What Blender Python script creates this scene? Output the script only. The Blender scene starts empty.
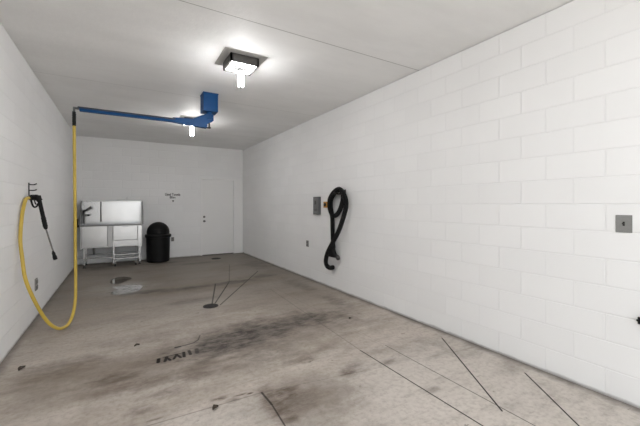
import bpy, bmesh, math, random
from mathutils import Vector, Matrix
random.seed(4)
C = bpy.context.scene.collection
PI = math.pi
XL, XR, YB, YF, ZC = -0.935, 3.10, 9.70, -0.60, 3.06     # room: left, right, back, front, ceiling

# ------------------------------------------------------------------ node helpers
def new_mat(name):
    m = bpy.data.materials.new(name); m.use_nodes = True
    nt = m.node_tree
    return m, nt, nt.nodes['Principled BSDF']

class X:                                   # tiny expression wrapper round a float socket
    def __init__(s, nt, sock): s.nt, s.k = nt, sock
    def op(s, o, other=None, clamp=False):
        n = s.nt.nodes.new('ShaderNodeMath'); n.operation = o; n.use_clamp = clamp
        s.nt.links.new(s.k, n.inputs[0])
        if other is not None:
            if isinstance(other, X): s.nt.links.new(other.k, n.inputs[1])
            else: n.inputs[1].default_value = other
        return X(s.nt, n.outputs[0])
    def __add__(s, o): return s.op('ADD', o)
    def __sub__(s, o): return s.op('SUBTRACT', o)
    def __mul__(s, o): return s.op('MULTIPLY', o)
    def max(s, o): return s.op('MAXIMUM', o)
    def abs(s): return s.op('ABSOLUTE')
    def step(s, a, b, lo=0.0, hi=1.0):     # smooth ramp from a to b
        n = s.nt.nodes.new('ShaderNodeMapRange'); n.interpolation_type = 'SMOOTHSTEP'
        s.nt.links.new(s.k, n.inputs[0])
        for i, v in enumerate((a, b, lo, hi)): n.inputs[i + 1].default_value = v
        return X(s.nt, n.outputs[0])

def obj_coord(nt):
    return nt.nodes.new('ShaderNodeTexCoord').outputs['Object']
def vmath(nt, o, a, b):
    n = nt.nodes.new('ShaderNodeVectorMath'); n.operation = o
    for i, v in enumerate((a, b)):
        if v is None: continue
        if isinstance(v, (tuple, list)): n.inputs[i].default_value = v
        else: nt.links.new(v, n.inputs[i])
    return n
def noise(nt, vec, scale, detail=4, rough=.6, stretch=None):
    if stretch: vec = vmath(nt, 'MULTIPLY', vec, stretch).outputs[0]
    n = nt.nodes.new('ShaderNodeTexNoise'); nt.links.new(vec, n.inputs['Vector'])
    n.inputs['Scale'].default_value = scale; n.inputs['Detail'].default_value = detail
    n.inputs['Roughness'].default_value = rough
    return X(nt, n.outputs[0])
def mix(nt, fac, a, b):
    n = nt.nodes.new('ShaderNodeMix'); n.data_type = 'RGBA'
    if isinstance(fac, X): nt.links.new(fac.k, n.inputs[0])
    else: n.inputs[0].default_value = fac
    for i, v in ((6, a), (7, b)):
        if isinstance(v, (tuple, list)): n.inputs[i].default_value = (*v[:3], 1)
        else: nt.links.new(v, n.inputs[i])
    return n.outputs[2]
def bump(nt, bsdf, height, dist, strength=1.0):
    b = nt.nodes.new('ShaderNodeBump'); b.inputs['Distance'].default_value = dist
    b.inputs['Strength'].default_value = strength
    nt.links.new(height.k, b.inputs['Height']); nt.links.new(b.outputs[0], bsdf.inputs['Normal'])

def plain(name, col, rough=.5, metal=0.0, var=.12, nscale=30, spec=None, bmp=0.0):
    m, nt, b = new_mat(name)
    v = obj_coord(nt)
    n = noise(nt, v, nscale, 3)
    d = tuple(c * (1 - var) for c in col); l = tuple(min(1, c * (1 + var)) for c in col)
    nt.links.new(mix(nt, n, d, l), b.inputs['Base Color'])
    b.inputs['Roughness'].default_value = rough; b.inputs['Metallic'].default_value = metal
    if spec is not None: b.inputs['Specular IOR Level'].default_value = spec
    if bmp: bump(nt, b, n, bmp)
    return m

# ------------------------------------------------------------------ materials
WALL = (.885, .885, .885)
def block_wall(name, axis, phase):
    m, nt, b = new_mat(name)
    v = obj_coord(nt)
    sp = nt.nodes.new('ShaderNodeSeparateXYZ'); nt.links.new(v, sp.inputs[0])
    u = X(nt, sp.outputs[axis]) + phase
    cb = nt.nodes.new('ShaderNodeCombineXYZ'); nt.links.new(u.k, cb.inputs[0]); nt.links.new(sp.outputs[2], cb.inputs[1])
    br = nt.nodes.new('ShaderNodeTexBrick')
    wob = noise(nt, v, 9, 2)
    nt.links.new(cb.outputs[0], br.inputs['Vector'])
    for k, val in (('Scale', 1), ('Mortar Size', .0065), ('Mortar Smooth', .55), ('Bias', 0), ('Brick Width', .407), ('Row Height', .204)):
        br.inputs[k].default_value = val
    br.offset = .5
    br.inputs['Color1'].default_value = (.2, .2, .2, 1); br.inputs['Color2'].default_value = (.8, .8, .8, 1)
    tone = nt.nodes.new('ShaderNodeSeparateColor'); nt.links.new(br.outputs['Color'], tone.inputs[0])
    big = noise(nt, v, 1.3, 4)
    per = X(nt, tone.outputs[0])
    dirt = big * .6 + per * .4
    base = mix(nt, dirt.step(.2, .8), tuple(c * .955 for c in WALL), WALL)
    mort = X(nt, br.outputs['Fac'])
    base = mix(nt, mort * .05, base, tuple(c * .84 for c in WALL))
    # grime splashed along the foot of the wall
    z = X(nt, sp.outputs[2])
    g = (z + noise(nt, v, 6, 4) * .04).step(.026, .050, 1, 0)
    base = mix(nt, g * .55, base, (.22, .20, .18))
    nt.links.new(base, b.inputs['Base Color'])
    b.inputs['Roughness'].default_value = .62; b.inputs['Specular IOR Level'].default_value = .3
    pores = noise(nt, v, 70, 3) * .10 + wob * .10 + per * .06
    bump(nt, b, (mort * -1.0 + pores), .0035, .65)
    return m
M = {}
M['wall_r'] = block_wall('painted_block_right', 1, -1.038 + 4.07 + .2035)
M['wall_l'] = block_wall('painted_block_left', 1, 4.07)
M['wall_b'] = block_wall('painted_block_back', 0, 4.07)

def ceiling_mat():
    m, nt, b = new_mat('painted_ceiling')
    v = obj_coord(nt)
    sp = nt.nodes.new('ShaderNodeSeparateXYZ'); nt.links.new(v, sp.inputs[0])
    y = X(nt, sp.outputs[1]); x = X(nt, sp.outputs[0])
    cl = noise(nt, v, 1.6, 5, .6, (.6, 1.6, 1))
    base = mix(nt, cl.step(.3, .7), (.82, .82, .817), (.875, .875, .872))
    seam = (y - 2.86).abs().step(.002, .007, 1, 0)
    s2 = (y - 5.30).abs().step(.002, .010, .35, 0)
    s3 = (y - 7.74).abs().step(.002, .010, .3, 0)
    s4 = (y - .42).abs().step(.002, .008, .8, 0)
    st = seam.max(s2).max(s3).max(s4)
    base = mix(nt, st * .75, base, (.22, .21, .2))
    nt.links.new(base, b.inputs['Base Color'])
    b.inputs['Roughness'].default_value = .6; b.inputs['Specular IOR Level'].default_value = .2
    bump(nt, b, noise(nt, v, 5, 5) + noise(nt, v, 55, 2) * .12 - st * .4, .012, .5)
    return m
M['ceiling'] = ceiling_mat()

def floor_mat():
    m, nt, b = new_mat('stained_concrete')
    v = obj_coord(nt)
    sp = nt.nodes.new('ShaderNodeSeparateXYZ'); nt.links.new(v, sp.inputs[0])
    x, y = X(nt, sp.outputs[0]), X(nt, sp.outputs[1])
    nb = noise(nt, v, 1.1, 6, .62, (.55, 1.5, 1))         # streaks drawn across the bay
    nm = noise(nt, v, 3.2, 6, .65, (.6, 1.5, 1))
    nf = noise(nt, v, 26, 5, .7)
    nw = noise(nt, v, 4.2, 5, .65)
    sk = noise(nt, v, 6, 6, .7, (.42, 1.7, 1))
    light, mid, dark = (.53, .475, .425), (.40, .348, .298), (.16, .13, .105)
    base = mix(nt, (nb * .6 + nm * .4).step(.38, .58), mid, light)
    # paler slab nearest the entrance
    slab = (y + (nw - .5) * .25).step(2.28, 2.5, 1, 0)
    # base colour blends to a darker grey-brown further in
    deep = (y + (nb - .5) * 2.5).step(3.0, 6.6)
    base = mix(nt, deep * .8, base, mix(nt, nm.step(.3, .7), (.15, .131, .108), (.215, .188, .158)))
    base = mix(nt, slab * .75, base, (.56, .515, .47))
    base = mix(nt, nf.step(.4, .75) * .38, base, dark)
    base = mix(nt, (noise(nt, v, 1.5, 8, .70, (.8, 1.3, 1)).step(.46, .70)) * .48, base, (.15, .122, .10))
    base = mix(nt, sk.step(.50, .74) * .36, base, (.19, .16, .135))
    # spilled oil, tyre rubber and rust: (x, y, rx, ry, strength)
    def blobs(lst, k):
        acc = None
        for (cx, cy, rx, ry, s) in lst:
            d = vmath(nt, 'MULTIPLY', vmath(nt, 'SUBTRACT', v, (cx, cy, 0)).outputs[0], (1 / rx, 1 / ry, 0))
            l = vmath(nt, 'LENGTH', d.outputs[0], None)
            e = (X(nt, l.outputs['Value']) + (nw - .5) * k + (sk - .5) * k * .7).step(.25, 1.45, min(1, s * 1.15), 0)
            acc = e if acc is None else acc.max(e)
        return acc
    halo = blobs([(1.35, 3.45, 1.2, .65, .5), (.1, 3.3, .9, .5, .42), (1.2, 2.15, .4, .35, .5), (1.4, 6.0, 1.5, .35, .45), (2.3, 4.6, .8, 1.0, .3)], 1.6)
    base = mix(nt, halo, base, (.15, .115, .088))
    grey = blobs([(1.25, 3.55, .60, .34, 1), (.88, 3.42, .5, .26, .9), (.60, 3.40, .22, .12, .6), (1.85, 3.62, .7, .26, .75),
                  (2.3, 3.55, .30, .25, .45), (1.25, 3.12, .38, .30, .35), (.95, 6.02, .55, .12, .75), (.35, 6.10, .45, .13, .7),
                  (1.75, 6.05, .55, .13, .8), (2.45, 6.3, .40, .18, .6), (2.70, 5.3, .16, .55, .5), (2.70, 4.1, .14, .5, .45),
                  (2.75, 7.6, .35, .55, .55), (1.6, 8.5, .6, .16, .5), (.75, 8.95, .5, .14, .7), (-.4, 9.0, .5, .35, .55), (.9, 5.2, .35, .14, .5)], 1.9)
    brown = blobs([(-.08, 3.19, .22, .12, .7), (-.45, 3.65, .34, .16, .45), (.05, 3.0, .30, .10, .55), (.22, 3.36, .22, .09, .5),
                   (.95, 2.2, .09, .28, .8), (1.05, 2.27, .16, .11, 1), (1.10, 2.15, .22, .16, .55), (1.68, 2.29, .15, .08, .8), (1.76, 2.36, .10, .05, .6), (.69, 2.40, .05, .03, .6), (.52, 2.92, .16, .08, .6),
                   (.28, 2.75, .15, .08, .6), (1.40, 2.70, .14, .07, .55), (2.08, 2.26, .10, .05, .6), (.67, 3.03, .28, .12, .45),
                   (2.05, 1.75, .08, .04, .5), (.1, 2.6, .10, .06, .5), (.63, 2.47, .055, .026, 1), (.58, 2.475, .035, .02, 1), (.757, 2.437, .05, .012, .9), (.83, 2.42, .025, .012, 1), (.2, 2.45, .06, .012, .8)], 1.7)
    mott = noise(nt, v, 9, 6, .75, (.6, 1.5, 1)).step(.34, .62, .35, 1)
    grey = grey * mott; brown = brown * mott
    base = mix(nt, grey * .95, base, (.058, .050, .047))
    base = mix(nt, brown * .95, base, (.085, .056, .038))
    spk = noise(nt, v, 11, 3, .6, (.7, 1.3, 1)).step(.66, .72) * nb.step(.42, .6)
    base = mix(nt, spk * .6, base, (.07, .055, .045))
    # dirt gathered where the floor meets the walls
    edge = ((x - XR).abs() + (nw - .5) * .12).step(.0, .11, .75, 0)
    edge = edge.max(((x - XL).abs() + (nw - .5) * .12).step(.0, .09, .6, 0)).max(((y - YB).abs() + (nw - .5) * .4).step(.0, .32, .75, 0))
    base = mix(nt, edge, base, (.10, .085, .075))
    # saw cuts, joints, tyre tread print
    def seg(a, c, w, s):
        ba = Vector((c[0] - a[0], c[1] - a[1], 0)); L2 = ba.length_squared
        pa = vmath(nt, 'SUBTRACT', v, (a[0], a[1], 0)).outputs[0]
        h = X(nt, vmath(nt, 'DOT_PRODUCT', pa, tuple(ba / L2)).outputs['Value']).op('ADD', 0, True)
        sc = nt.nodes.new('ShaderNodeVectorMath'); sc.operation = 'SCALE'
        sc.inputs[0].default_value = ba; nt.links.new(h.k, sc.inputs['Scale'])
        d = X(nt, vmath(nt, 'LENGTH', vmath(nt, 'SUBTRACT', pa, sc.outputs[0]).outputs[0], None).outputs['Value'])
        return d.step(w * .45, w * 1.0, s, 0)
    cuts = None
    for a, c, w, s in [((2.0, 2.59), (1.985, 0.2), .007, 1), ((2.29, 2.55), (2.275, 0.2), .006, .75), ((2.934, 2.377), (2.25, 1.323), .008, 1),
                       ((2.926, 1.523), (2.3, .68), .008, 1), ((2.15, 5.25), (2.0, 2.59), .008, .32), ((2.25, 5.3), (2.29, 2.55), .006, .2),
                       ((1.109, 4.88), (1.443, 6.09), .014, .8), ((1.157, 4.90), (1.70, 6.12), .014, .8), ((1.70, 6.12), (2.2, 7.9), .012, .45), ((1.20, 4.78), (2.513, 6.82), .013, .8),
                       ((-.9, 2.42), (.908, 2.385), .009, .35), ((.908, 2.385), (3.05, 2.05), .006, .16), ((.908, 2.385), (.915, 2.2), .011, .8), ((.915, 2.2), (.90, 1.95), .008, .75), ((.90, 1.95), (.88, .3), .007, .6),
                       ((.28, 3.32), (.29, 3.39), .022, 1), ((.335, 3.31), (.36, 3.40), .020, .95), ((.38, 3.31), (.35, 3.40), .018, .95), ((.41, 3.32), (.45, 3.41), .018, .95),
                       ((.47, 3.32), (.44, 3.41), .018, .95), ((.50, 3.32), (.51, 3.42), .020, .95), ((.33, 3.40), (.52, 3.415), .010, .8), ((.56, 3.34), (.56, 3.43), .02, .85), ((.62, 3.34), (.63, 3.43), .026, .7),
                       ((.46, 3.575), (.50, 3.58), .022, .9), ((.50, 3.58), (.63, 3.60), .014, .7), ((.63, 3.60), (.69, 3.66), .012, .7), ((.69, 3.66), (.73, 3.78), .010, .6)]:
        e = seg(a, c, w, s); cuts = e if cuts is None else cuts.max(e)
    base = mix(nt, cuts * .97, base, (.015, .013, .012))
    nt.links.new(base, b.inputs['Base Color'])
    wet = blobs([(.02, 6.62, .55, .5, .6), (1.1, 4.9, .35, .3, .35)], 1.0)
    rough = nm.step(.3, .7, .44, .62) - wet * .35 - grey * .10
    nt.links.new(rough.k, b.inputs['Roughness'])
    spv = (cuts.max(grey)) * -.22 + .26
    nt.links.new(spv.k, b.inputs['Specular IOR Level'])
    bump(nt, b, nf * .35 + nm * .5 - cuts * 1.4, .004, .6)
    return m
M['floor'] = floor_mat()

M['white_paint'] = plain('white_painted_board', (.88, .878, .872), .5, 0, .02, 4)
M['door_paint'] = plain('white_door_paint', (.86, .857, .85), .42, 0, .01, 3)
M['black_ink'] = plain('black_paint', (.04, .04, .04), .7, 0, .1, 40)
M['drive'] = plain('driveway_concrete', (.42, .40, .37), .8, 0, .15, 3)
M['steel'] = plain('brushed_stainless', (.55, .545, .54), .27, .95, .08, 3, None, .0022)
M['steel_dark'] = plain('dark_steel_edge', (.17, .167, .165), .38, .9, .1, 14)
M['pipe_grey'] = plain('grey_feed_pipe', (.06, .07, .085), .4, .2, .1, 20)
M['steel_mid'] = plain('dull_stainless', (.40, .395, .39), .36, .95, .06, 12)
M['panel_grey'] = plain('grey_panel_cover', (.17, .172, .175), .55, .1, .12, 30)
M['chrome'] = plain('chrome', (.8, .8, .8), .14, 1, .03, 10)
M['black_plastic'] = plain('black_plastic', (.006, .006, .0063), .5, 0, .2, 25, .22)
M['rubber'] = plain('black_rubber_hose', (.006, .006, .0065), .6, 0, .25, 18, .2)
M['iron'] = plain('dark_iron', (.035, .033, .032), .55, .6, .25, 30)
M['yellow'] = plain('yellow_hose_rubber', (.56, .40, .065), .45, 0, .10, 14)
M['blue'] = plain('blue_enamel', (.006, .062, .195), .45, 0, .12, 7, .2)
M['grey_box'] = plain('grey_enamel', (.12, .122, .125), .5, .1, .10, 16)
M['plate_grey'] = plain('galvanised_plate', (.27, .268, .262), .55, .25, .14, 60)
M['orange'] = plain('amber_plastic', (.50, .24, .03), .4, 0, .15, 60)
M['housing'] = plain('dark_bronze_metal', (.075, .07, .068), .5, .3, .12, 20)
M['lens_white'] = plain('white_reflector', (.70, .70, .695), .4, 0, .02, 20)
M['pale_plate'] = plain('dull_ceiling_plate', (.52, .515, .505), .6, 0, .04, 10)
M['socket'] = plain('grey_socket', (.07, .07, .07), .6, 0, .05, 20)
M['lance'] = plain('lance_steel', (.22, .21, .2), .35, .9, .1, 30)
M['leaf'] = plain('dead_leaf', (.05, .035, .025), .8, 0, .4, 60)
M['outlet_grey'] = plain('weathered_outlet_cover', (.27, .26, .25), .5, .3, .12, 40)
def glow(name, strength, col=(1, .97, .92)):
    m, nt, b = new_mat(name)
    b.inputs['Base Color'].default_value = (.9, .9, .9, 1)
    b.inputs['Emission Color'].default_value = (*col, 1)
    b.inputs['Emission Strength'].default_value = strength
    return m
M['glow_reflector'] = glow('glowing_reflector', 27, (1, .99, .985))  # emission put on the reflector face to brighten walls and floor
M['bulb'] = glow('lit_lamp_tube', 60, (1, .99, .985))
def water_mat():
    m, nt, b = new_mat('standing_water')
    nt.nodes.remove(b)
    out = [n for n in nt.nodes if n.type == 'OUTPUT_MATERIAL'][0]
    t = nt.nodes.new('ShaderNodeBsdfTransparent'); t.inputs[0].default_value = (.86, .85, .83, 1)
    g = nt.nodes.new('ShaderNodeBsdfGlossy'); g.inputs['Roughness'].default_value = .04
    f = nt.nodes.new('ShaderNodeFresnel'); f.inputs[0].default_value = 1.33
    mx = nt.nodes.new('ShaderNodeMixShader')
    nt.links.new(f.outputs[0], mx.inputs[0]); nt.links.new(t.outputs[0], mx.inputs[1]); nt.links.new(g.outputs[0], mx.inputs[2])
    nt.links.new(mx.outputs[0], out.inputs[0])
    return m
M['water'] = water_mat()

# ------------------------------------------------------------------ mesh helpers
def bx(bm, lo, hi, bev=0.0, seg=2):
    lo, hi = Vector(lo), Vector(hi)
    r = bmesh.ops.create_cube(bm, size=1.0, matrix=Matrix.Translation((lo + hi) / 2) @ Matrix.Diagonal((*(hi - lo), 1)))
    if bev:
        vs = set(r['verts'])
        es = [e for e in bm.edges if e.verts[0] in vs and e.verts[1] in vs]
        bmesh.ops.bevel(bm, geom=es, offset=bev, segments=seg, affect='EDGES', profile=.6)
def rings(bm, rs, cap=True):
    for a, b in zip(rs, rs[1:]):
        n = len(a)
        for i in range(n):
            bm.faces.new((a[i], a[(i + 1) % n], b[(i + 1) % n], b[i]))
    if cap:
        bm.faces.new(list(reversed(rs[0]))); bm.faces.new(rs[-1])
def tube(bm, pts, r, seg=12, cap=True):
    pts = [Vector(p) for p in pts]
    n = len(pts); rr = r if isinstance(r, (list, tuple)) else [r] * n
    t0 = (pts[1] - pts[0]).normalized()
    up = Vector((0, 0, 1)) if abs(t0.z) < .9 else Vector((1, 0, 0))
    nrm = (up - t0 * up.dot(t0)).normalized()
    out = []
    for i, p in enumerate(pts):
        t = (pts[min(i + 1, n - 1)] - pts[max(i - 1, 0)]).normalized()
        nrm = (nrm - t * nrm.dot(t)).normalized()
        bi = t.cross(nrm)
        out.append([bm.verts.new(p + (nrm * math.cos(2 * PI * k / seg) + bi * math.sin(2 * PI * k / seg)) * rr[i]) for k in range(seg)])
    rings(bm, out, cap)
def lathe(bm, base, prof, seg=32, axis='z'):
    base = Vector(base); out = []
    for r, h in prof:
        ring = []
        for k in range(seg):
            c, s = math.cos(2 * PI * k / seg) * r, math.sin(2 * PI * k / seg) * r
            ring.append(bm.verts.new(base + (Vector((c, s, h)) if axis == 'z' else Vector((h, c, s)) if axis == 'x' else Vector((s, h, c)))))
        out.append(ring)
    rings(bm, out)
def prism(bm, poly, d):                     # polygon of 3D points pushed along vector d
    a = [bm.verts.new(Vector(p)) for p in poly]; b = [bm.verts.new(Vector(p) + Vector(d)) for p in poly]
    rings(bm, [a, b])
def spline(pts, n=8):
    pts = [Vector(p) for p in pts]; P = [pts[0] * 2 - pts[1]] + pts + [pts[-1] * 2 - pts[-2]]; out = []
    for i in range(1, len(P) - 2):
        a, b, c, d = P[i - 1:i + 3]
        for k in range(n):
            t = k / n
            out.append(.5 * ((2 * b) + (c - a) * t + (2 * a - 5 * b + 4 * c - d) * t * t + (3 * b - a - 3 * c + d) * t ** 3))
    out.append(pts[-1]); return out
def even(pts, step):                        # resample to equal steps
    out = [pts[0].copy()]; need = step
    for a, b in zip(pts, pts[1:]):
        L = (b - a).length; d = need
        while d <= L:
            out.append(a.lerp(b, d / L)); d += step
        need = d - L
    return out
def BM(): return bmesh.new()
def obj(name, bm, mat, parent=None, smooth=True, kind=None, label=None):
    origin = Vector((0, 0, 0)); p = parent
    while p is not None: origin = origin + Vector(p.location); p = p.parent
    bmesh.ops.recalc_face_normals(bm, faces=bm.faces[:])
    if parent is not None: bmesh.ops.translate(bm, verts=bm.verts[:], vec=-origin)
    me = bpy.data.meshes.new(name); bm.to_mesh(me); bm.free()
    me.materials.append(M[mat] if isinstance(mat, str) else mat)
    if smooth:
        me.shade_smooth(); me.set_sharp_from_angle(angle=math.radians(35))
    o = bpy.data.objects.new(name, me); C.objects.link(o)
    if parent is not None: o.parent = parent
    if kind: o['kind'] = kind
    if label: o['label'] = label
    return o
def thing(name, label, cat, loc, group=None):
    o = bpy.data.objects.new(name, None); o.empty_display_size = .1; C.objects.link(o)
    o.location = loc; o['label'] = label; o['category'] = cat
    if group: o['group'] = group
    return o
def tag(o, label, cat, group=None):
    o['label'] = label; o['category'] = cat
    if group: o['group'] = group
    return o
def struct(name, boxes, mat, bev=0):
    bm = BM()
    for lo, hi in boxes: bx(bm, lo, hi, bev)
    return obj(name, bm, mat, None, False, 'structure')

# ------------------------------------------------------------------ the bay itself
T = .20
struct('floor', [((XL - T, YF - T, -.15), (XR + T, YB + T, 0))], 'floor')
struct('ceiling', [((XL - T, YF - T, ZC), (XR + T, YB + T, ZC + .15))], 'ceiling')
G = .007                                     # hairline gap under the ceiling sheets
struct('wall_left', [((XL - T, YF - T, 0), (XL, YB + T, ZC - G))], 'wall_l')
struct('wall_right', [((XR, YF - T, 0), (XR + T, YB + T, ZC - G))], 'wall_r')
# back wall with the door hole cut out of it
DX0, DX1, DZ = 1.94, 2.82, 2.13
struct('wall_back', [((XL, YB, 0), (DX0 - .045, YB + T, ZC - .002)), ((DX1 + .045, YB, 0), (XR, YB + T, ZC - .002)),
                     ((DX0 - .045, YB, DZ + .045), (DX1 + .045, YB + T, ZC - .002))], 'wall_b')
# entrance wall behind the camera: two jambs and a lintel, the roll-up door is open
OX0, OX1, OZ = -.80, 2.97, 2.95
struct('wall_front', [((XL, YF - T, 0), (OX0, YF, ZC)), ((OX1, YF - T, 0), (XR, YF, ZC)), ((OX0, YF - T, OZ), (OX1, YF, ZC))], 'wall_b')
struct('ground', [((-16, -25, -.25), (18, YF - T, -.02))], 'drive')

# door
bm = BM(); bx(bm, (DX0, YB + .035, .012), (DX1, YB + .08, DZ), .003)
door = obj('door_1', bm, 'door_paint', None, False, 'structure')
bm = BM(); f = .045
bx(bm, (DX0 - f, YB - .012, 0), (DX0 - .004, YB + .12, DZ + f), .003); bx(bm, (DX1 + .004, YB - .012, 0), (DX1 + f, YB + .12, DZ + f), .003)
bx(bm, (DX0 - .004, YB - .012, DZ + .004), (DX1 + .004, YB + .12, DZ + f), .003)
obj('door_frame', bm, 'white_paint', door, False)
bm = BM(); bx(bm, (DX0, YB + .02, 0), (DX1, YB + .14, .012)); obj('threshold', bm, 'iron', door, False)
bm = BM(); lathe(bm, (DX0 + .055, YB + .035, .965), [(.032, 0), (.032, -.008), (.014, -.012), (.014, -.035), (.024, -.042), (.029, -.058), (.022, -.072), (.004, -.076)], 20, 'y')
obj('door_knob', bm, 'steel_dark', door)
bm = BM(); lathe(bm, (DX0 + .055, YB + .035, 1.085), [(.030, 0), (.030, -.012), (.022, -.018), (.006, -.02)], 20, 'y')
obj('deadbolt', bm, 'steel_dark', door)
bm = BM(); bx(bm, (DX1 + f + .002, YB - .018, 0), (XR - .004, YB, DZ + f), .002)
obj('trim_1', bm, 'white_paint', None, False, 'structure')

# ------------------------------------------------------------------ painted words on the back wall
sign = thing('painted_notice', 'small black hand-lettered words painted on the white back wall left of the door', 'sign', (1.165, YB, 1.62))
def words(txt, x0, x1, z0, h):
    cu = bpy.data.curves.new('words', 'FONT'); cu.body = txt; cu.size = 1; cu.extrude = .004; cu.offset = .02
    to = bpy.data.objects.new('words', cu); C.objects.link(to)
    bpy.context.view_layer.update()
    me = bpy.data.meshes.new_from_object(to.evaluated_get(bpy.context.evaluated_depsgraph_get()))
    bpy.data.objects.remove(to); bpy.data.curves.remove(cu)
    xs = [v.co.x for v in me.vertices]; ys = [v.co.y for v in me.vertices]
    sx = (x1 - x0) / (max(xs) - min(xs)); sz = h / (max(ys) - min(ys))
    bm = BM(); bm.from_mesh(me); bpy.data.meshes.remove(me)
    for v in bm.verts:
        v.co = Vector((x0 + (v.co.x - min(xs)) * sx, YB - .002 + v.co.z * .3, z0 + (v.co.y - min(ys)) * sz))
    return bm
obj('text_line', words('Used Towels', .985, 1.36, 1.668, .072), 'black_ink', sign, False)
obj('text_line', words('Bin', 1.10, 1.235, 1.596, .062), 'black_ink', sign, False)
bm = BM(); prism(bm, [(1.15, YB - .003, 1.545), (1.21, YB - .003, 1.545), (1.18, YB - .003, 1.495)], (0, .002, 0))
obj('arrow', bm, 'black_ink', sign, False)

# ------------------------------------------------------------------ ceiling lights
def light_fixture(y, label):
    x = 1.155
    t = thing('ceiling_light', label, 'light', (x, y, ZC), 'ceiling lights in a row')
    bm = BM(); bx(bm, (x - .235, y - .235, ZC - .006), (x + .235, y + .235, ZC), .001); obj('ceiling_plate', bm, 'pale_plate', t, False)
    bm = BM(); hw, zb = .158, ZC - .095
    # four-sided skirt, open below
    for a in range(4):
        r = Matrix.Rotation(a * PI / 2, 4, 'Z')
        q = [Vector((-hw, -hw, ZC)), Vector((hw, -hw, ZC)), Vector((hw, -hw, zb)), Vector((-hw, -hw, zb))]
        q = [r @ p + Vector((x, y, 0)) for p in q]
        prism(bm, q, r.to_3x3() @ Vector((0, .020, 0)))
    obj('housing', bm, 'housing', t, False)
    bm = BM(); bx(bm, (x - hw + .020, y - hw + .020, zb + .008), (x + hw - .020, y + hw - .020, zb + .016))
    obj('lens', bm, 'glow_reflector', t, False)  # white reflector around the socket, given a glow of its own
    bm = BM(); lathe(bm, (x, y, zb + .008), [(.085, 0), (.08, -.008), (.026, -.014), (.024, -.040), (.004, -.042)], 24)
    obj('socket', bm, 'socket', t)
    bm = BM(); lathe(bm, (x, y, zb - .034), [(.012, 0), (.031, -.006), (.033, -.02), (.033, -.160), (.028, -.172), (.006, -.174)], 24)
    bulb = obj('bulb', bm, 'bulb', t)
    bm = BM(); lathe(bm, (x, y, zb - .208), [(.020, 0), (.020, -.004), (.003, -.006)], 20)
    obj('bulb_cap', bm, 'socket', bulb)
    return t
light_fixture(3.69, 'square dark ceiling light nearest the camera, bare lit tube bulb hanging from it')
light_fixture(.63, 'added unseen square dark ceiling light above the entrance, out over the camera')  # added out of view, continuing the row, to brighten the near ceiling and walls
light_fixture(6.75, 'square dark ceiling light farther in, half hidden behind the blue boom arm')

# ------------------------------------------------------------------ blue ceiling boom
PX, PY = 1.115, 5.09
boom = thing('ceiling_boom', 'blue metal swing boom with box mount bolted to ceiling carrying the yellow hose', 'boom', (PX, PY, ZC))
bm = BM(); bx(bm, (PX - .105, PY - .11, 2.79), (PX + .105, PY + .11, ZC - .012), .006)
mount = obj('mount_box', bm, 'blue', boom, False)
for sx in (-1, 1):
    for sz in (2.83, 3.0):
        bm = BM(); lathe(bm, (PX + sx * .08, PY - .11, sz), [(.007, 0), (.007, -.006), (.002, -.008)], 6, 'y')
        obj('bolt', bm, 'blue', mount, False)
bm = BM(); bx(bm, (PX - .11, PY - .115, ZC - .012), (PX + .11, PY + .115, ZC), .002); obj('ceiling_plate', bm, 'blue', boom, False)
bm = BM(); tube(bm, [(PX, PY, 2.79), (PX, PY, 2.66)], .042, 20); tube(bm, [(PX, PY, 2.70), (PX, PY, 2.685)], .055, 20)
obj('swivel_post', bm, 'blue', boom)
bm = BM()                                         # gusset plates either side of the arm
for dy in (-.040, .030):
    prism(bm, [(PX + .055, PY + dy, 2.765), (PX - .05, PY + dy, 2.765), (PX - .24, PY + dy, 2.665), (PX - .50, PY + dy, 2.648), (PX - .50, PY + dy, 2.59), (PX - .04, PY + dy, 2.555), (PX - .04, PY + dy, 2.60), (PX - .01, PY + dy, 2.635), (PX + .055, PY + dy, 2.67)], (0, .010, 0))
obj('gusset', bm, 'blue', boom, False)
bm = BM(); bx(bm, (-.455, PY - .026, 2.588), (PX - .03, PY + .026, 2.640), .004)
obj('arm', bm, 'blue', boom, False)
bm = BM(); tube(bm, [(-.47, PY - .034, 2.630), (PX - .47, PY - .034, 2.630)], .0105, 12)
obj('feed_pipe', bm, 'pipe_grey', boom, label='thin grey feed pipe along the blue arm')
bm = BM(); tube(bm, [(-.445, PY, 2.622), (-.48, PY, 2.622)], .016, 12); tube(bm, [(-.47, PY, 2.622), (-.52, PY, 2.622)], .015, 6)
tube(bm, spline([(-.48, PY, 2.622), (-.505, PY, 2.618), (-.51, PY, 2.59), (-.51, PY, 2.57)], 4), .013, 12)
obj('swivel_fitting', bm, 'steel_dark', boom, label='steel swivel fitting at arm tip')
bm = BM(); tube(bm, [(PX, PY, 2.67), (PX, PY, 2.575)], .014, 10); bx(bm, (PX - .02, PY - .02, 2.560), (PX + .02, PY + .02, 2.578), .003)
tube(bm, [(PX - .02, PY, 2.568), (PX - .09, PY, 2.568)], .012, 10)
obj('pivot_bolt', bm, 'iron', boom)

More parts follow.
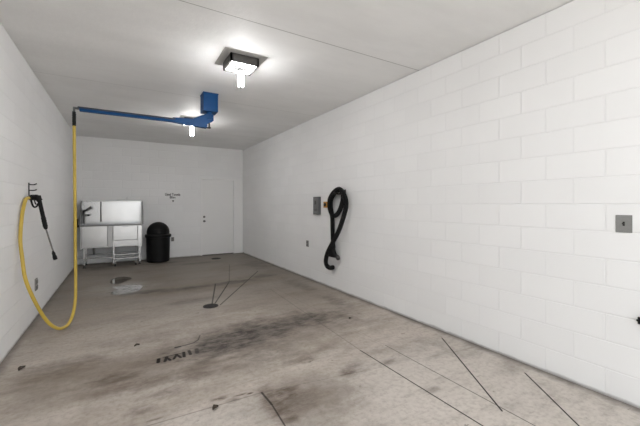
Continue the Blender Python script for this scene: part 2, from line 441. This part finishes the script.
# ------------------------------------------------------------------ yellow pressure hose
hose_pts = [(-.897, 4.862, 1.497), (-.908, 4.80, 1.487), (-.907, 4.70, 1.41), (-.905, 4.60, 1.28), (-.904, 4.54, 1.06), (-.887, 4.53, .87), (-.86, 4.515, .66), (-.80, 4.53, .445),
            (-.725, 4.59, .222), (-.665, 4.64, .10), (-.61, 4.70, .035), (-.575, 4.775, .016), (-.545, 4.86, .018), (-.518, 4.96, .07), (-.500, 5.04, .18), (-.492, 5.07, .37),
            (-.496, 5.08, .86), (-.500, 5.085, 1.48), (-.505, 5.088, 1.98), (-.509, 5.09, 2.42)]
hose = thing('pressure_hose', 'yellow rubber hose looping from the blue boom tip down to the wand', 'hose', (-.53, 5.09, 0))
bm = BM(); tube(bm, even(spline(hose_pts, 8), .03), .0172, 12); obj('hose_line', bm, 'yellow', hose)
bm = BM(); pl = [(-.509, 5.09, 2.40 + .0095 * i) for i in range(17)]
tube(bm, pl, [.022 if i % 2 else .019 for i in range(17)], 12); tube(bm, [(-.51, 5.09, 2.55), (-.51, 5.09, 2.575)], .019, 6)
obj('bend_restrictor', bm, 'black_plastic', hose, label='black ribbed cuff at the top of the yellow hose')

# ------------------------------------------------------------------ wall hook and spray gun
hook = thing('wall_hook', 'black iron three-prong hook bracket on left wall holding the spray wand', 'hook', (XL, 5.06, 1.59))
bm = BM(); bx(bm, (XL, 5.045, 1.48), (XL + .008, 5.075, 1.68), .002); obj('back_bar', bm, 'iron', hook, False)
for z in (1.66, 1.592):
    bm = BM(); tube(bm, spline([(XL + .004, 5.06, z), (XL + .05, 5.06, z), (XL + .075, 5.06, z + .012)], 5), .0065, 8); obj('prong', bm, 'iron', hook)
bm = BM(); tube(bm, spline([(XL + .004, 5.06, 1.485), (XL + .08, 5.04, 1.478), (XL + .115, 5.035, 1.486)], 6), .007, 8); obj('prong', bm, 'iron', hook)

gun = thing('spray_gun', 'black pressure washer wand with steel lance hanging on left wall', 'spray gun', (-.84, 4.95, 1.47))
bm = BM()
tube(bm, spline([(-.902, 4.868, 1.500), (-.885, 4.91, 1.508), (-.86, 4.942, 1.510), (-.835, 4.957, 1.502), (-.82, 4.966, 1.47)], 5), [.020] * 5 + [.028] * 6 + [.032] * 6 + [.030] * 5, 12)
tube(bm, [(-.84, 4.95, 1.51), (-.805, 4.957, 1.519)], .016, 10)
obj('gun_body', bm, 'black_plastic', gun)
bm = BM(); tube(bm, spline([(-.89, 4.915, 1.498), (-.888, 4.945, 1.455), (-.878, 4.962, 1.41), (-.862, 4.97, 1.395), (-.842, 4.968, 1.41), (-.832, 4.966, 1.44)], 6), .010, 8)
obj('trigger_guard', bm, 'black_plastic', gun)
bm = BM(); tube(bm, spline([(-.862, 4.945, 1.495), (-.860, 4.955, 1.455), (-.850, 4.962, 1.425)], 5), .007, 8); obj('trigger', bm, 'black_plastic', gun)
bm = BM(); a, c = Vector((-.822, 4.966, 1.475)), Vector((-.767, 5.0, 1.135))
pp = [a.lerp(c, i / 24) for i in range(25)]
tube(bm, pp, [.021 if i < 14 else (.022 + (.003 if i % 2 else 0)) for i in range(23)] + [.020, .013], 12); obj('grip_sleeve', bm, 'black_plastic', gun)
bm = BM(); tube(bm, [(-.769, 4.999, 1.145), (-.702, 5.018, .861)], .0085, 10); obj('lance', bm, 'lance', gun, label='bare steel lance tube')
bm = BM(); a, c = Vector((-.706, 5.017, .872)), Vector((-.683, 5.03, .768))
tube(bm, [a, a.lerp(c, .15), a.lerp(c, .18), a.lerp(c, .55), a.lerp(c, .6), a.lerp(c, .95), c], [.011, .012, .017, .018, .022, .022, .017], 12); obj('nozzle', bm, 'black_plastic', gun)

# ------------------------------------------------------------------ outlets and plates
def outlet(name, label, centre, axis, sgn, w, h, cat='outlet', mat='outlet_grey', group=None):
    x, y, z = centre; t = thing(name, label, cat, centre, group)
    def b2(bm, a0, a1, z0, z1, d0, d1, bev=0):
        if axis == 'x':
            lo = (x + min(sgn * d0, sgn * d1), y + a0, z + z0); hi = (x + max(sgn * d0, sgn * d1), y + a1, z + z1)
        else:
            lo = (x + a0, y + min(sgn * d0, sgn * d1), z + z0); hi = (x + a1, y + max(sgn * d0, sgn * d1), z + z1)
        bx(bm, lo, hi, bev)
    bm = BM(); b2(bm, -w / 2, w / 2, -h / 2, h / 2, 0, .014, .004); obj('cover_plate', bm, mat, t, False)
    for s in (-1, 1):
        bm = BM(); b2(bm, -w * .28, w * .28, s * h * .24 - h * .15, s * h * .24 + h * .15, .012, .022, .003); obj('flap', bm, 'steel_dark', t, False)
    return t
outlet('wall_outlet', 'small grey outlet low on the left wall beside the yellow hose', (XL, 5.42, .42), 'x', 1, .105, .15)
outlet('wall_outlet', 'small grey outlet low on the right wall left of the black hose', (XR, 5.66, .672), 'x', -1, .085, .12)
outlet('wall_outlet', 'tiny grey outlet on the back wall right of the trash can', (1.168, YB, .50), 'y', -1, .075, .11)

t = thing('control_panel', 'tall grey metal control box on right wall left of the black hose', 'control box', (XR, 5.265, 1.405))
bm = BM(); bx(bm, (XR - .05, 5.165, 1.245), (XR, 5.365, 1.57), .006); obj('box_body', bm, 'grey_box', t, False)
bm = BM(); bx(bm, (XR - .058, 5.18, 1.26), (XR - .05, 5.35, 1.555), .003); obj('panel_cover', bm, 'panel_grey', t, False)
bm = BM(); bx(bm, (XR - .062, 5.24, 1.43), (XR - .058, 5.29, 1.50), .002); obj('display_window', bm, 'socket', t, False)
for k in range(3):
    bm = BM(); lathe(bm, (XR - .058, 5.215 + .05 * k, 1.33), [(.010, 0), (.010, -.008), (.002, -.009)], 12, 'x'); obj('button', bm, 'steel_dark', t)

t = thing('push_button_box', 'small amber-yellow button box between grey panel and black hose', 'button box', (XR, 4.99, 1.425))
bm = BM(); bx(bm, (XR - .035, 4.905, 1.372), (XR, 5.025, 1.478), .005); obj('box_body', bm, 'orange', t, False)
bm = BM(); lathe(bm, (XR - .035, 4.965, 1.425), [(.030, 0), (.030, -.010), (.022, -.016), (.004, -.018)], 20, 'x'); obj('push_button', bm, 'iron', t)

t = thing('switch_plate', 'square grey metal switch plate high on the right wall near the frame edge', 'switch', (XR, .93, 1.285))
bm = BM(); bx(bm, (XR - .006, .884, 1.222), (XR, .977, 1.348), .002); obj('cover_plate', bm, 'plate_grey', t, False)
bm = BM(); bx(bm, (XR - .009, .924, 1.270), (XR - .006, .936, 1.300), .001); lathe(bm, (XR - .008, .930, 1.286), [(.005, 0), (.004, -.014), (.0045, -.020), (.001, -.021)], 10, 'x')
obj('toggle', bm, 'iron', t, False)

t = thing('water_tap', 'black hose tap on the right wall cut by the right frame edge', 'tap', (XR, .822, .622))
bm = BM(); lathe(bm, (XR, .822, .622), [(.018, 0), (.018, -.006), (.009, -.008), (.009, -.022), (.014, -.024), (.014, -.035)], 16, 'x'); obj('stub', bm, 'chrome', t)
bm = BM()
rs = []
for r, d in [(.004, -.024), (.026, -.024), (.030, -.030), (.030, -.038), (.026, -.043), (.004, -.045)]:
    rs.append([bm.verts.new(Vector((XR + d,   .822 + r * (1 + .12 * math.cos(8 * a)) * math.cos(a), .622 + r * (1 + .12 * math.cos(8 * a)) * math.sin(a)))) for a in [2 * PI * k / 48 for k in range(48)]])
rings(bm, rs); obj('handle', bm, 'black_plastic', t)

# ------------------------------------------------------------------ black vacuum hose
t = thing('hose_hanger', 'black peg on the right wall carrying the coiled black hose', 'hook', (XR, 4.43, 1.62))
bm = BM(); bx(bm, (XR - .008, 4.38, 1.57), (XR, 4.48, 1.67), .003); obj('back_plate', bm, 'iron', t, False)
bm = BM(); tube(bm, spline([(XR - .004, 4.43, 1.60), (XR - .15, 4.43, 1.60), (XR - .20, 4.43, 1.625)], 6), .014, 10); obj('peg', bm, 'iron', t)

vac = thing('vacuum_hose', 'thick black ribbed vacuum hose coiled on a peg on the right wall', 'hose', (3.04, 4.55, .4))
vp = [(3.045, 4.66, .70), (3.04, 4.672, .80), (3.04, 4.684, 1.0), (3.045, 4.70, 1.20), (3.05, 4.755, 1.40), (3.05, 4.725, 1.54), (3.045, 4.58, 1.645), (3.035, 4.43, 1.655), (3.03, 4.365, 1.55),
      (3.045, 4.44, 1.388), (3.05, 4.56, 1.268), (3.03, 4.66, 1.245), (3.0, 4.708, 1.353), (2.985, 4.685, 1.51), (2.975, 4.54, 1.63), (2.965, 4.36, 1.668), (2.97, 4.235, 1.56),
      (2.985, 4.215, 1.404), (2.985, 4.33, 1.15), (2.985, 4.447, .969), (2.975, 4.60, .778), (2.995, 4.775, .60), (3.02, 4.868, .45), (3.03, 4.845, .372), (3.03, 4.75, .355), (3.03, 4.685, .370)]
bm = BM(); pl = even(spline(vp, 10), .009)
tube(bm, pl, [.039 if i % 2 else .034 for i in range(len(pl))], 14); obj('hose_line', bm, 'rubber', vac)
bm = BM()
prof = [((3.03, 4.655, .74), .036, .036), ((3.02, 4.65, .68), .042, .055), ((3.01, 4.64, .60), .045, .125), ((3.01, 4.635, .558), .040, .145)]
rs = []
for c, rx, ry in prof:
    rs.append([bm.verts.new(Vector(c) + Vector((rx * math.cos(2 * PI * k / 20), ry * math.sin(2 * PI * k / 20), 0))) for k in range(20)])
rings(bm, rs); obj('floor_nozzle', bm, 'black_plastic', vac, label='flared black nozzle at one end of the hose')
bm = BM(); tube(bm, spline([(3.03, 4.56, .60), (3.03, 4.53, .575), (3.03, 4.49, .535)], 4), [.018, .020, .024, .030, .034, .036, .036, .034, .026], 10); obj('nozzle_tip', bm, 'housing', vac)
bm = BM(); tube(bm, [(3.03, 4.74, .355), (3.03, 4.685, .370), (3.03, 4.66, .377)], [.038, .040, .040], 14); obj('end_cuff', bm, 'black_plastic', vac)

# ------------------------------------------------------------------ stainless dog-wash tub
tub = thing('dog_wash_tub', 'stainless steel dog washing tub on legs against the back wall', 'wash tub', (-.2, 9.36, 0))
x0, x1, yf, yb, zt, zb = -.80, .415, 9.10, 9.64, .955, .44
bm = BM(); bx(bm, (x0, yf + .02, zb), (x1, yb, zb + .03), .004); obj('basin_floor', bm, 'steel', tub, False)
bm = BM(); bx(bm, (x0, yf, zb - .02), (x0 + .025, yb, zt), .003); obj('basin_end', bm, 'steel', tub, False)
bm = BM(); bx(bm, (x1 - .025, yf, zb - .02), (x1, yb, zt), .003); obj('basin_end', bm, 'steel', tub, False)
bm = BM(); bx(bm, (x0 + .032, yf + .006, zb + .025), (-.292, yf + .026, zt - .02), .003); obj('front_panel', bm, 'steel', tub, False)
bm = BM(); bx(bm, (-.285, yf - .012, zb), (-.185, yf + .02, zt - .015), .006); obj('centre_post', bm, 'steel_mid', tub, False)
bm = BM(); bx(bm, (-.175, yf + .012, .598), (.318, yf + .03, zt - .02), .003)
door_p = obj('entry_door', bm, 'steel', tub, False)
bm = BM(); tube(bm, spline([(.02, yf + .005, .91), (.02, yf - .02, .905), (.12, yf - .02, .905), (.12, yf + .005, .91)], 5), .006, 8); obj('door_handle', bm, 'chrome', door_p)
bm = BM(); prism(bm, [(-.185, yf - .012, .465), (.325, yf - .012, .465), (.325, yf - .012, .59), (-.185, yf - .012, .59)], (0, .034, 0))
obj('sill_panel', bm, 'steel', tub, False)
bm = BM(); bx(bm, (.325, yf - .008, zb - .02), (.402, yf + .02, zt - .015), .005); obj('end_post', bm, 'steel', tub, False)
bm = BM(); bx(bm, (x0 - .01, yf - .018, zt - .02), (x1 + .01, yf + .028, zt + .008), .006); obj('front_rim', bm, 'steel_dark', tub, False)
bm = BM(); bx(bm, (x0 - .02, yb - .02, zb + .02), (x1 + .03, yb, 1.515), .004); obj('backsplash', bm, 'steel', tub, False)
bm = BM()
bx(bm, (x0 - .02, yb - .055, 1.50), (x1 + .03, yb + .01, 1.53), .006); obj('top_ledge', bm, 'steel', tub, False)
for xs in (x0 - .02, x1 + .012):
    bm = BM()
    prism(bm, [(xs, yf + .02, zt), (xs, yb, zt), (xs, yb, 1.51), (xs, yb - .10, 1.51), (xs, yf + .10, 1.30), (xs, yf + .02, 1.03)], (.018, 0, 0))
    obj('side_splash', bm, 'steel_dark', tub, False)
def leg(x, y, foot=True):
    bm = BM(); bx(bm, (x - .02, y - .02, .055), (x + .02, y + .02, zb), .004); l = obj('leg', bm, 'steel', tub, False)
    bm = BM(); lathe(bm, (x, y, 0), [(.030, 0), (.030, .010), (.012, .016), (.012, .056)], 14); obj('foot', bm, 'iron', l)
for lx in (-.73, -.165, .37):
    leg(lx, yf + .03)
    leg(lx, yb - .05)
bm = BM(); tube(bm, [(-.84, yf + .06, .225), (-.165, yf + .06, .185)], .013, 10); obj('rail', bm, 'steel', tub)
bm = BM(); tube(bm, [(x0 + .06, yb - .05, .24), (.37, yb - .05, .24)], .013, 10); obj('rail', bm, 'steel', tub)
# folding step under the door
for z, d in ((.262, 0), (.175, -.05)):
    bm = BM(); bx(bm, (-.165, yf - .03 + d, z - .012), (.34, yf + .12 + d, z + .012), .004); obj('step', bm, 'steel', tub, False)
for sx in (-.150, .275):
    bm = BM(); prism(bm, [(sx, yf - .02, .30), (sx, yf + .03, .44), (sx, yf + .06, .44), (sx, yf + .0, .05), (sx, yf - .05, .05)], (.018, 0, 0)); s_ = obj('step_bracket', bm, 'steel_dark', tub, False)
    bm = BM(); bx(bm, (sx - .012, yf - .06, 0), (sx + .03, yf + .01, .05), .008); obj('caster', bm, 'iron', s_, False)
bm = BM(); tube(bm, [(-.56, yf + .2, zb), (-.56, yf + .2, .34)], .024, 12); tube(bm, spline([(-.56, yf + .2, .345), (-.56, yf + .2, .29), (-.56, yf + .28, .27), (-.56, yb - .04, .27)], 5), .020, 12)
obj('drain_pipe', bm, 'steel_dark', tub)
bm = BM()
tube(bm, [(-.775, yb - .02, 1.18), (-.775, yb - .09, 1.18)], .020, 12); bx(bm, (-.81, yb - .12, 1.155), (-.67, yb - .075, 1.20), .010)
tube(bm, spline([(-.77, yb - .10, 1.18), (-.77, yb - .10, 1.08), (-.77, yb - .06, .985)], 5), .018, 10)
fa = obj('faucet', bm, 'steel_dark', tub)
bm = BM(); tube(bm, spline([(-.775, yb - .10, 1.20), (-.765, yb - .13, 1.28), (-.71, yb - .16, 1.30), (-.655, yb - .17, 1.345), (-.615, yb - .17, 1.36)], 6), [.024] * 14 + [.028] * 6 + [.034] * 5, 12); obj('spout', bm, 'steel_dark', fa)
bm = BM(); tube(bm, [(-.70, yb - .12, 1.18), (-.65, yb - .14, 1.18)], .018, 10); obj('tap_handle', bm, 'steel_dark', fa)
bm = BM(); tube(bm, [(-.438, yb - .04, 1.03), (-.438, yb - .04, 1.50)], .012, 10); bx(bm, (-.452, yb - .055, 1.02), (-.424, yb - .02, 1.06), .003); obj('tether_bar', bm, 'iron', tub)
bm = BM(); bx(bm, (-.11, yb - .085, 1.53), (.43, yb - .01, 1.556), .003); tube(bm, spline([(.10, yb - .04, 1.545), (.10, yb - .04, 1.60), (.125, yb - .04, 1.60), (.125, yb - .04, 1.545)], 5), .008, 8)
obj('bottle_shelf', bm, 'lens_white', tub)
# supply pipe on the left wall feeding the tub
sup = thing('supply_valve', 'dark pipe valve on the left wall beside the steel tub', 'valve', (XL, 9.45, .95))
bm = BM(); tube(bm, [(XL, 9.45, .96), (XL + .05, 9.45, .96)], .018, 12); tube(bm, [(XL + .05, 9.45, 1.10), (XL + .05, 9.45, .90)], .016, 12); obj('pipe', bm, 'iron', sup)
bm = BM(); bx(bm, (XL + .022, 9.40, .905), (XL + .082, 9.47, .955), .008); obj('valve_body', bm, 'iron', sup, False)

# ------------------------------------------------------------------ trash can
can = thing('trash_can', 'round black plastic trash can with a domed push lid by the back wall', 'trash can', (.785, 9.29, 0))
bm = BM(); lathe(bm, (.785, 9.29, 0), [(.245, 0), (.258, .012), (.262, .05), (.262, .05), (.275, .60), (.278, .62)], 40); obj('bin_body', bm, 'black_plastic', can)
bm = BM(); lathe(bm, (.785, 9.29, .61), [(.284, 0), (.300, .004), (.304, .03), (.304, .058), (.296, .072), (.268, .078)], 40); obj('rim', bm, 'black_plastic', can)
bm = BM(); lathe(bm, (.785, 9.29, .688), [(.262, 0), (.262, .05)] + [(.262 * math.cos(a), .05 + .255 * math.sin(a)) for a in [PI / 2 * k / 10 for k in range(1, 10)]] + [(.01, .305)], 40)
lid = obj('dome_lid', bm, 'black_plastic', can)
bm = BM()
rs = []
for z in [0, .05, .09, .12]:
    rr = .268 if z < .05 else math.sqrt(max(.01, 1 - ((z - .05) / .255) ** 2)) * .268
    rs.append([rr, z])
grid = [[bm.verts.new(Vector((.785 + r * math.sin(a), 9.29 - r * math.cos(a), .70 + z))) for a in [(-.62 + 1.24 * k / 12) for k in range(13)]] for r, z in rs]
inner = [[bm.verts.new(v.co + Vector((0, .015, 0))) for v in row] for row in grid]
for i in range(3):
    for k in range(12):
        bm.faces.new((grid[i][k], grid[i][k + 1], grid[i + 1][k + 1], grid[i + 1][k])); bm.faces.new((inner[i][k], inner[i + 1][k], inner[i + 1][k + 1], inner[i][k + 1]))
for k in range(12):
    bm.faces.new((grid[0][k], inner[0][k], inner[0][k + 1], grid[0][k + 1])); bm.faces.new((grid[3][k], grid[3][k + 1], inner[3][k + 1], inner[3][k]))
for i in range(3):
    bm.faces.new((grid[i][0], grid[i + 1][0], inner[i + 1][0], inner[i][0])); bm.faces.new((grid[i][12], inner[i][12], inner[i + 1][12], grid[i + 1][12]))
obj('push_flap', bm, 'rubber', lid)

# ------------------------------------------------------------------ drains, puddle, leaves
def drain(x, y, r, label):
    t = thing('floor_drain', label, 'drain', (x, y, 0), 'floor drains')
    bm = BM(); lathe(bm, (x, y, 0), [(r * .86, .001), (r, .001), (r * .98, .006), (r * .86, .006)], 32); obj('frame_ring', bm, 'iron', t)
    bm = BM(); lathe(bm, (x, y, 0), [(r * .84, .001), (r * .84, .003), (.002, .003)], 32)
    for k in range(-3, 4):
        yy = k * r * .23; w = math.sqrt(max(0, (r * .84) ** 2 - yy * yy))
        bx(bm, (x - w, y + yy - r * .055, .002), (x + w, y + yy + r * .055, .008))
    obj('grate', bm, 'iron', t, False)
drain(1.07, 4.79, .105, 'round dark floor drain in mid floor where the cut lines meet')
drain(2.14, 8.96, .125, 'round dark floor drain on the floor in front of the white door')

def puddle(pts, label):
    bm = BM(); P = spline([(x, y, -.002) for x, y in pts] + [(pts[0][0], pts[0][1], -.002)], 6)[:-1]
    prism(bm, P, (0, 0, .004))
    return tag(obj('puddle', bm, 'water', None, False), label, 'puddle', 'puddles in front of the tub')
puddle([(-.17, 7.45), (-.05, 7.66), (.10, 7.58), (.16, 7.35), (.08, 7.18), (-.02, 7.02), (-.12, 6.98), (-.19, 7.2)], 'smaller puddle on the floor nearest the steel tub')
puddle([(-.15, 6.72), (.0, 6.80), (.18, 6.72), (.33, 6.62), (.30, 6.44), (.22, 6.22), (.05, 6.15), (-.12, 6.16), (-.16, 6.35), (-.06, 6.50)], 'larger shiny puddle on the floor a step nearer the camera')

def leaf(x, y, L, W, ang, label):
    bm = BM(); n = 7; rows = []
    for i in range(n):
        u = i / (n - 1); w = W * math.sin(PI * min(1, u * .93 + .05)) ** .8 + .001
        rows.append([Vector(((u - .5) * L, s * w, .004 + .010 * abs(s) + .010 * math.sin(PI * u) ** 2 * random.uniform(.6, 1.2))) for s in (-1, -.5, 0, .5, 1)])
    R = Matrix.Rotation(ang, 3, 'Z')
    g = [[bm.verts.new(R @ p + Vector((x, y, 0))) for p in r] for r in rows]
    h = [[bm.verts.new(v.co + Vector((0, 0, -.003))) for v in r] for r in g]
    for gg, fl in ((g, 0), (h, 1)):
        for i in range(n - 1):
            for k in range(4):
                q = (gg[i][k], gg[i][k + 1], gg[i + 1][k + 1], gg[i + 1][k]); bm.faces.new(q if not fl else q[::-1])
    for i in range(n - 1):
        bm.faces.new((g[i][0], g[i + 1][0], h[i + 1][0], h[i][0])); bm.faces.new((g[i][4], h[i][4], h[i + 1][4], g[i + 1][4]))
    for k in range(4):
        bm.faces.new((g[0][k], h[0][k], h[0][k + 1], g[0][k + 1])); bm.faces.new((g[-1][k], g[-1][k + 1], h[-1][k + 1], h[-1][k]))
    tag(obj('dead_leaf', bm, 'leaf'), label, 'leaf', 'dead leaves on the floor')
leaf(-.744, 3.79, .075, .022, 1.2, 'dark dead leaf on the floor near the left wall')
leaf(.56, 2.36, .05, .018, .5, 'dark dead leaf on the pale front slab just below the joint')
leaf(2.44, 3.36, .035, .014, .2, 'tiny dark dead leaf on the floor near the right wall')
leaf(.13, 3.82, .05, .010, .3, 'thin dark dead leaf on mid floor left of the tread print')

# ------------------------------------------------------------------ daylight through the open entrance
w = bpy.data.worlds.new('overcast'); bpy.context.scene.world = w; w.use_nodes = True
nt = w.node_tree; bg = nt.nodes['Background']
bg.inputs[0].default_value = (.93, .97, 1.0, 1); bg.inputs[1].default_value = 1.25
pl = bpy.data.lights.new('entrance_portal', 'AREA'); pl.shape = 'RECTANGLE'; pl.size = OX1 - OX0; pl.size_y = OZ
pl.cycles.is_portal = True
po = bpy.data.objects.new('entrance_portal', pl); C.objects.link(po)
po.location = ((OX0 + OX1) / 2, YF - .1, OZ / 2); po.rotation_euler = (PI / 2, 0, 0)

sun = bpy.data.lights.new('sun', 'SUN'); sun.energy = 4.4; sun.angle = .02; sun.color = (1, .97, .93)
so = bpy.data.objects.new('sun', sun); C.objects.link(so)
so.rotation_euler = Vector((-.25, -.62, -1)).to_track_quat('-Z', 'Y').to_euler()     # from behind the building on to the forecourt
# ------------------------------------------------------------------ camera
cam = bpy.data.cameras.new('camera'); co = bpy.data.objects.new('camera', cam); C.objects.link(co)
cam.sensor_width = 36; cam.lens = 36 * 332 / 640; cam.shift_y = -8 / 640; cam.clip_start = .05
co.location = (0, 0, 1.42); co.rotation_euler = (PI / 2, 0, -math.atan(198 / 332))
s = bpy.context.scene; s.camera = co
s.view_settings.view_transform = 'Standard'; s.view_settings.look = 'None'; s.view_settings.gamma = 1
s.view_settings.use_curve_mapping = False; s.view_settings.exposure = 0.98
s.cycles.max_bounces = 14; s.cycles.diffuse_bounces = 10; s.cycles.glossy_bounces = 6
s.cycles.use_denoising = True
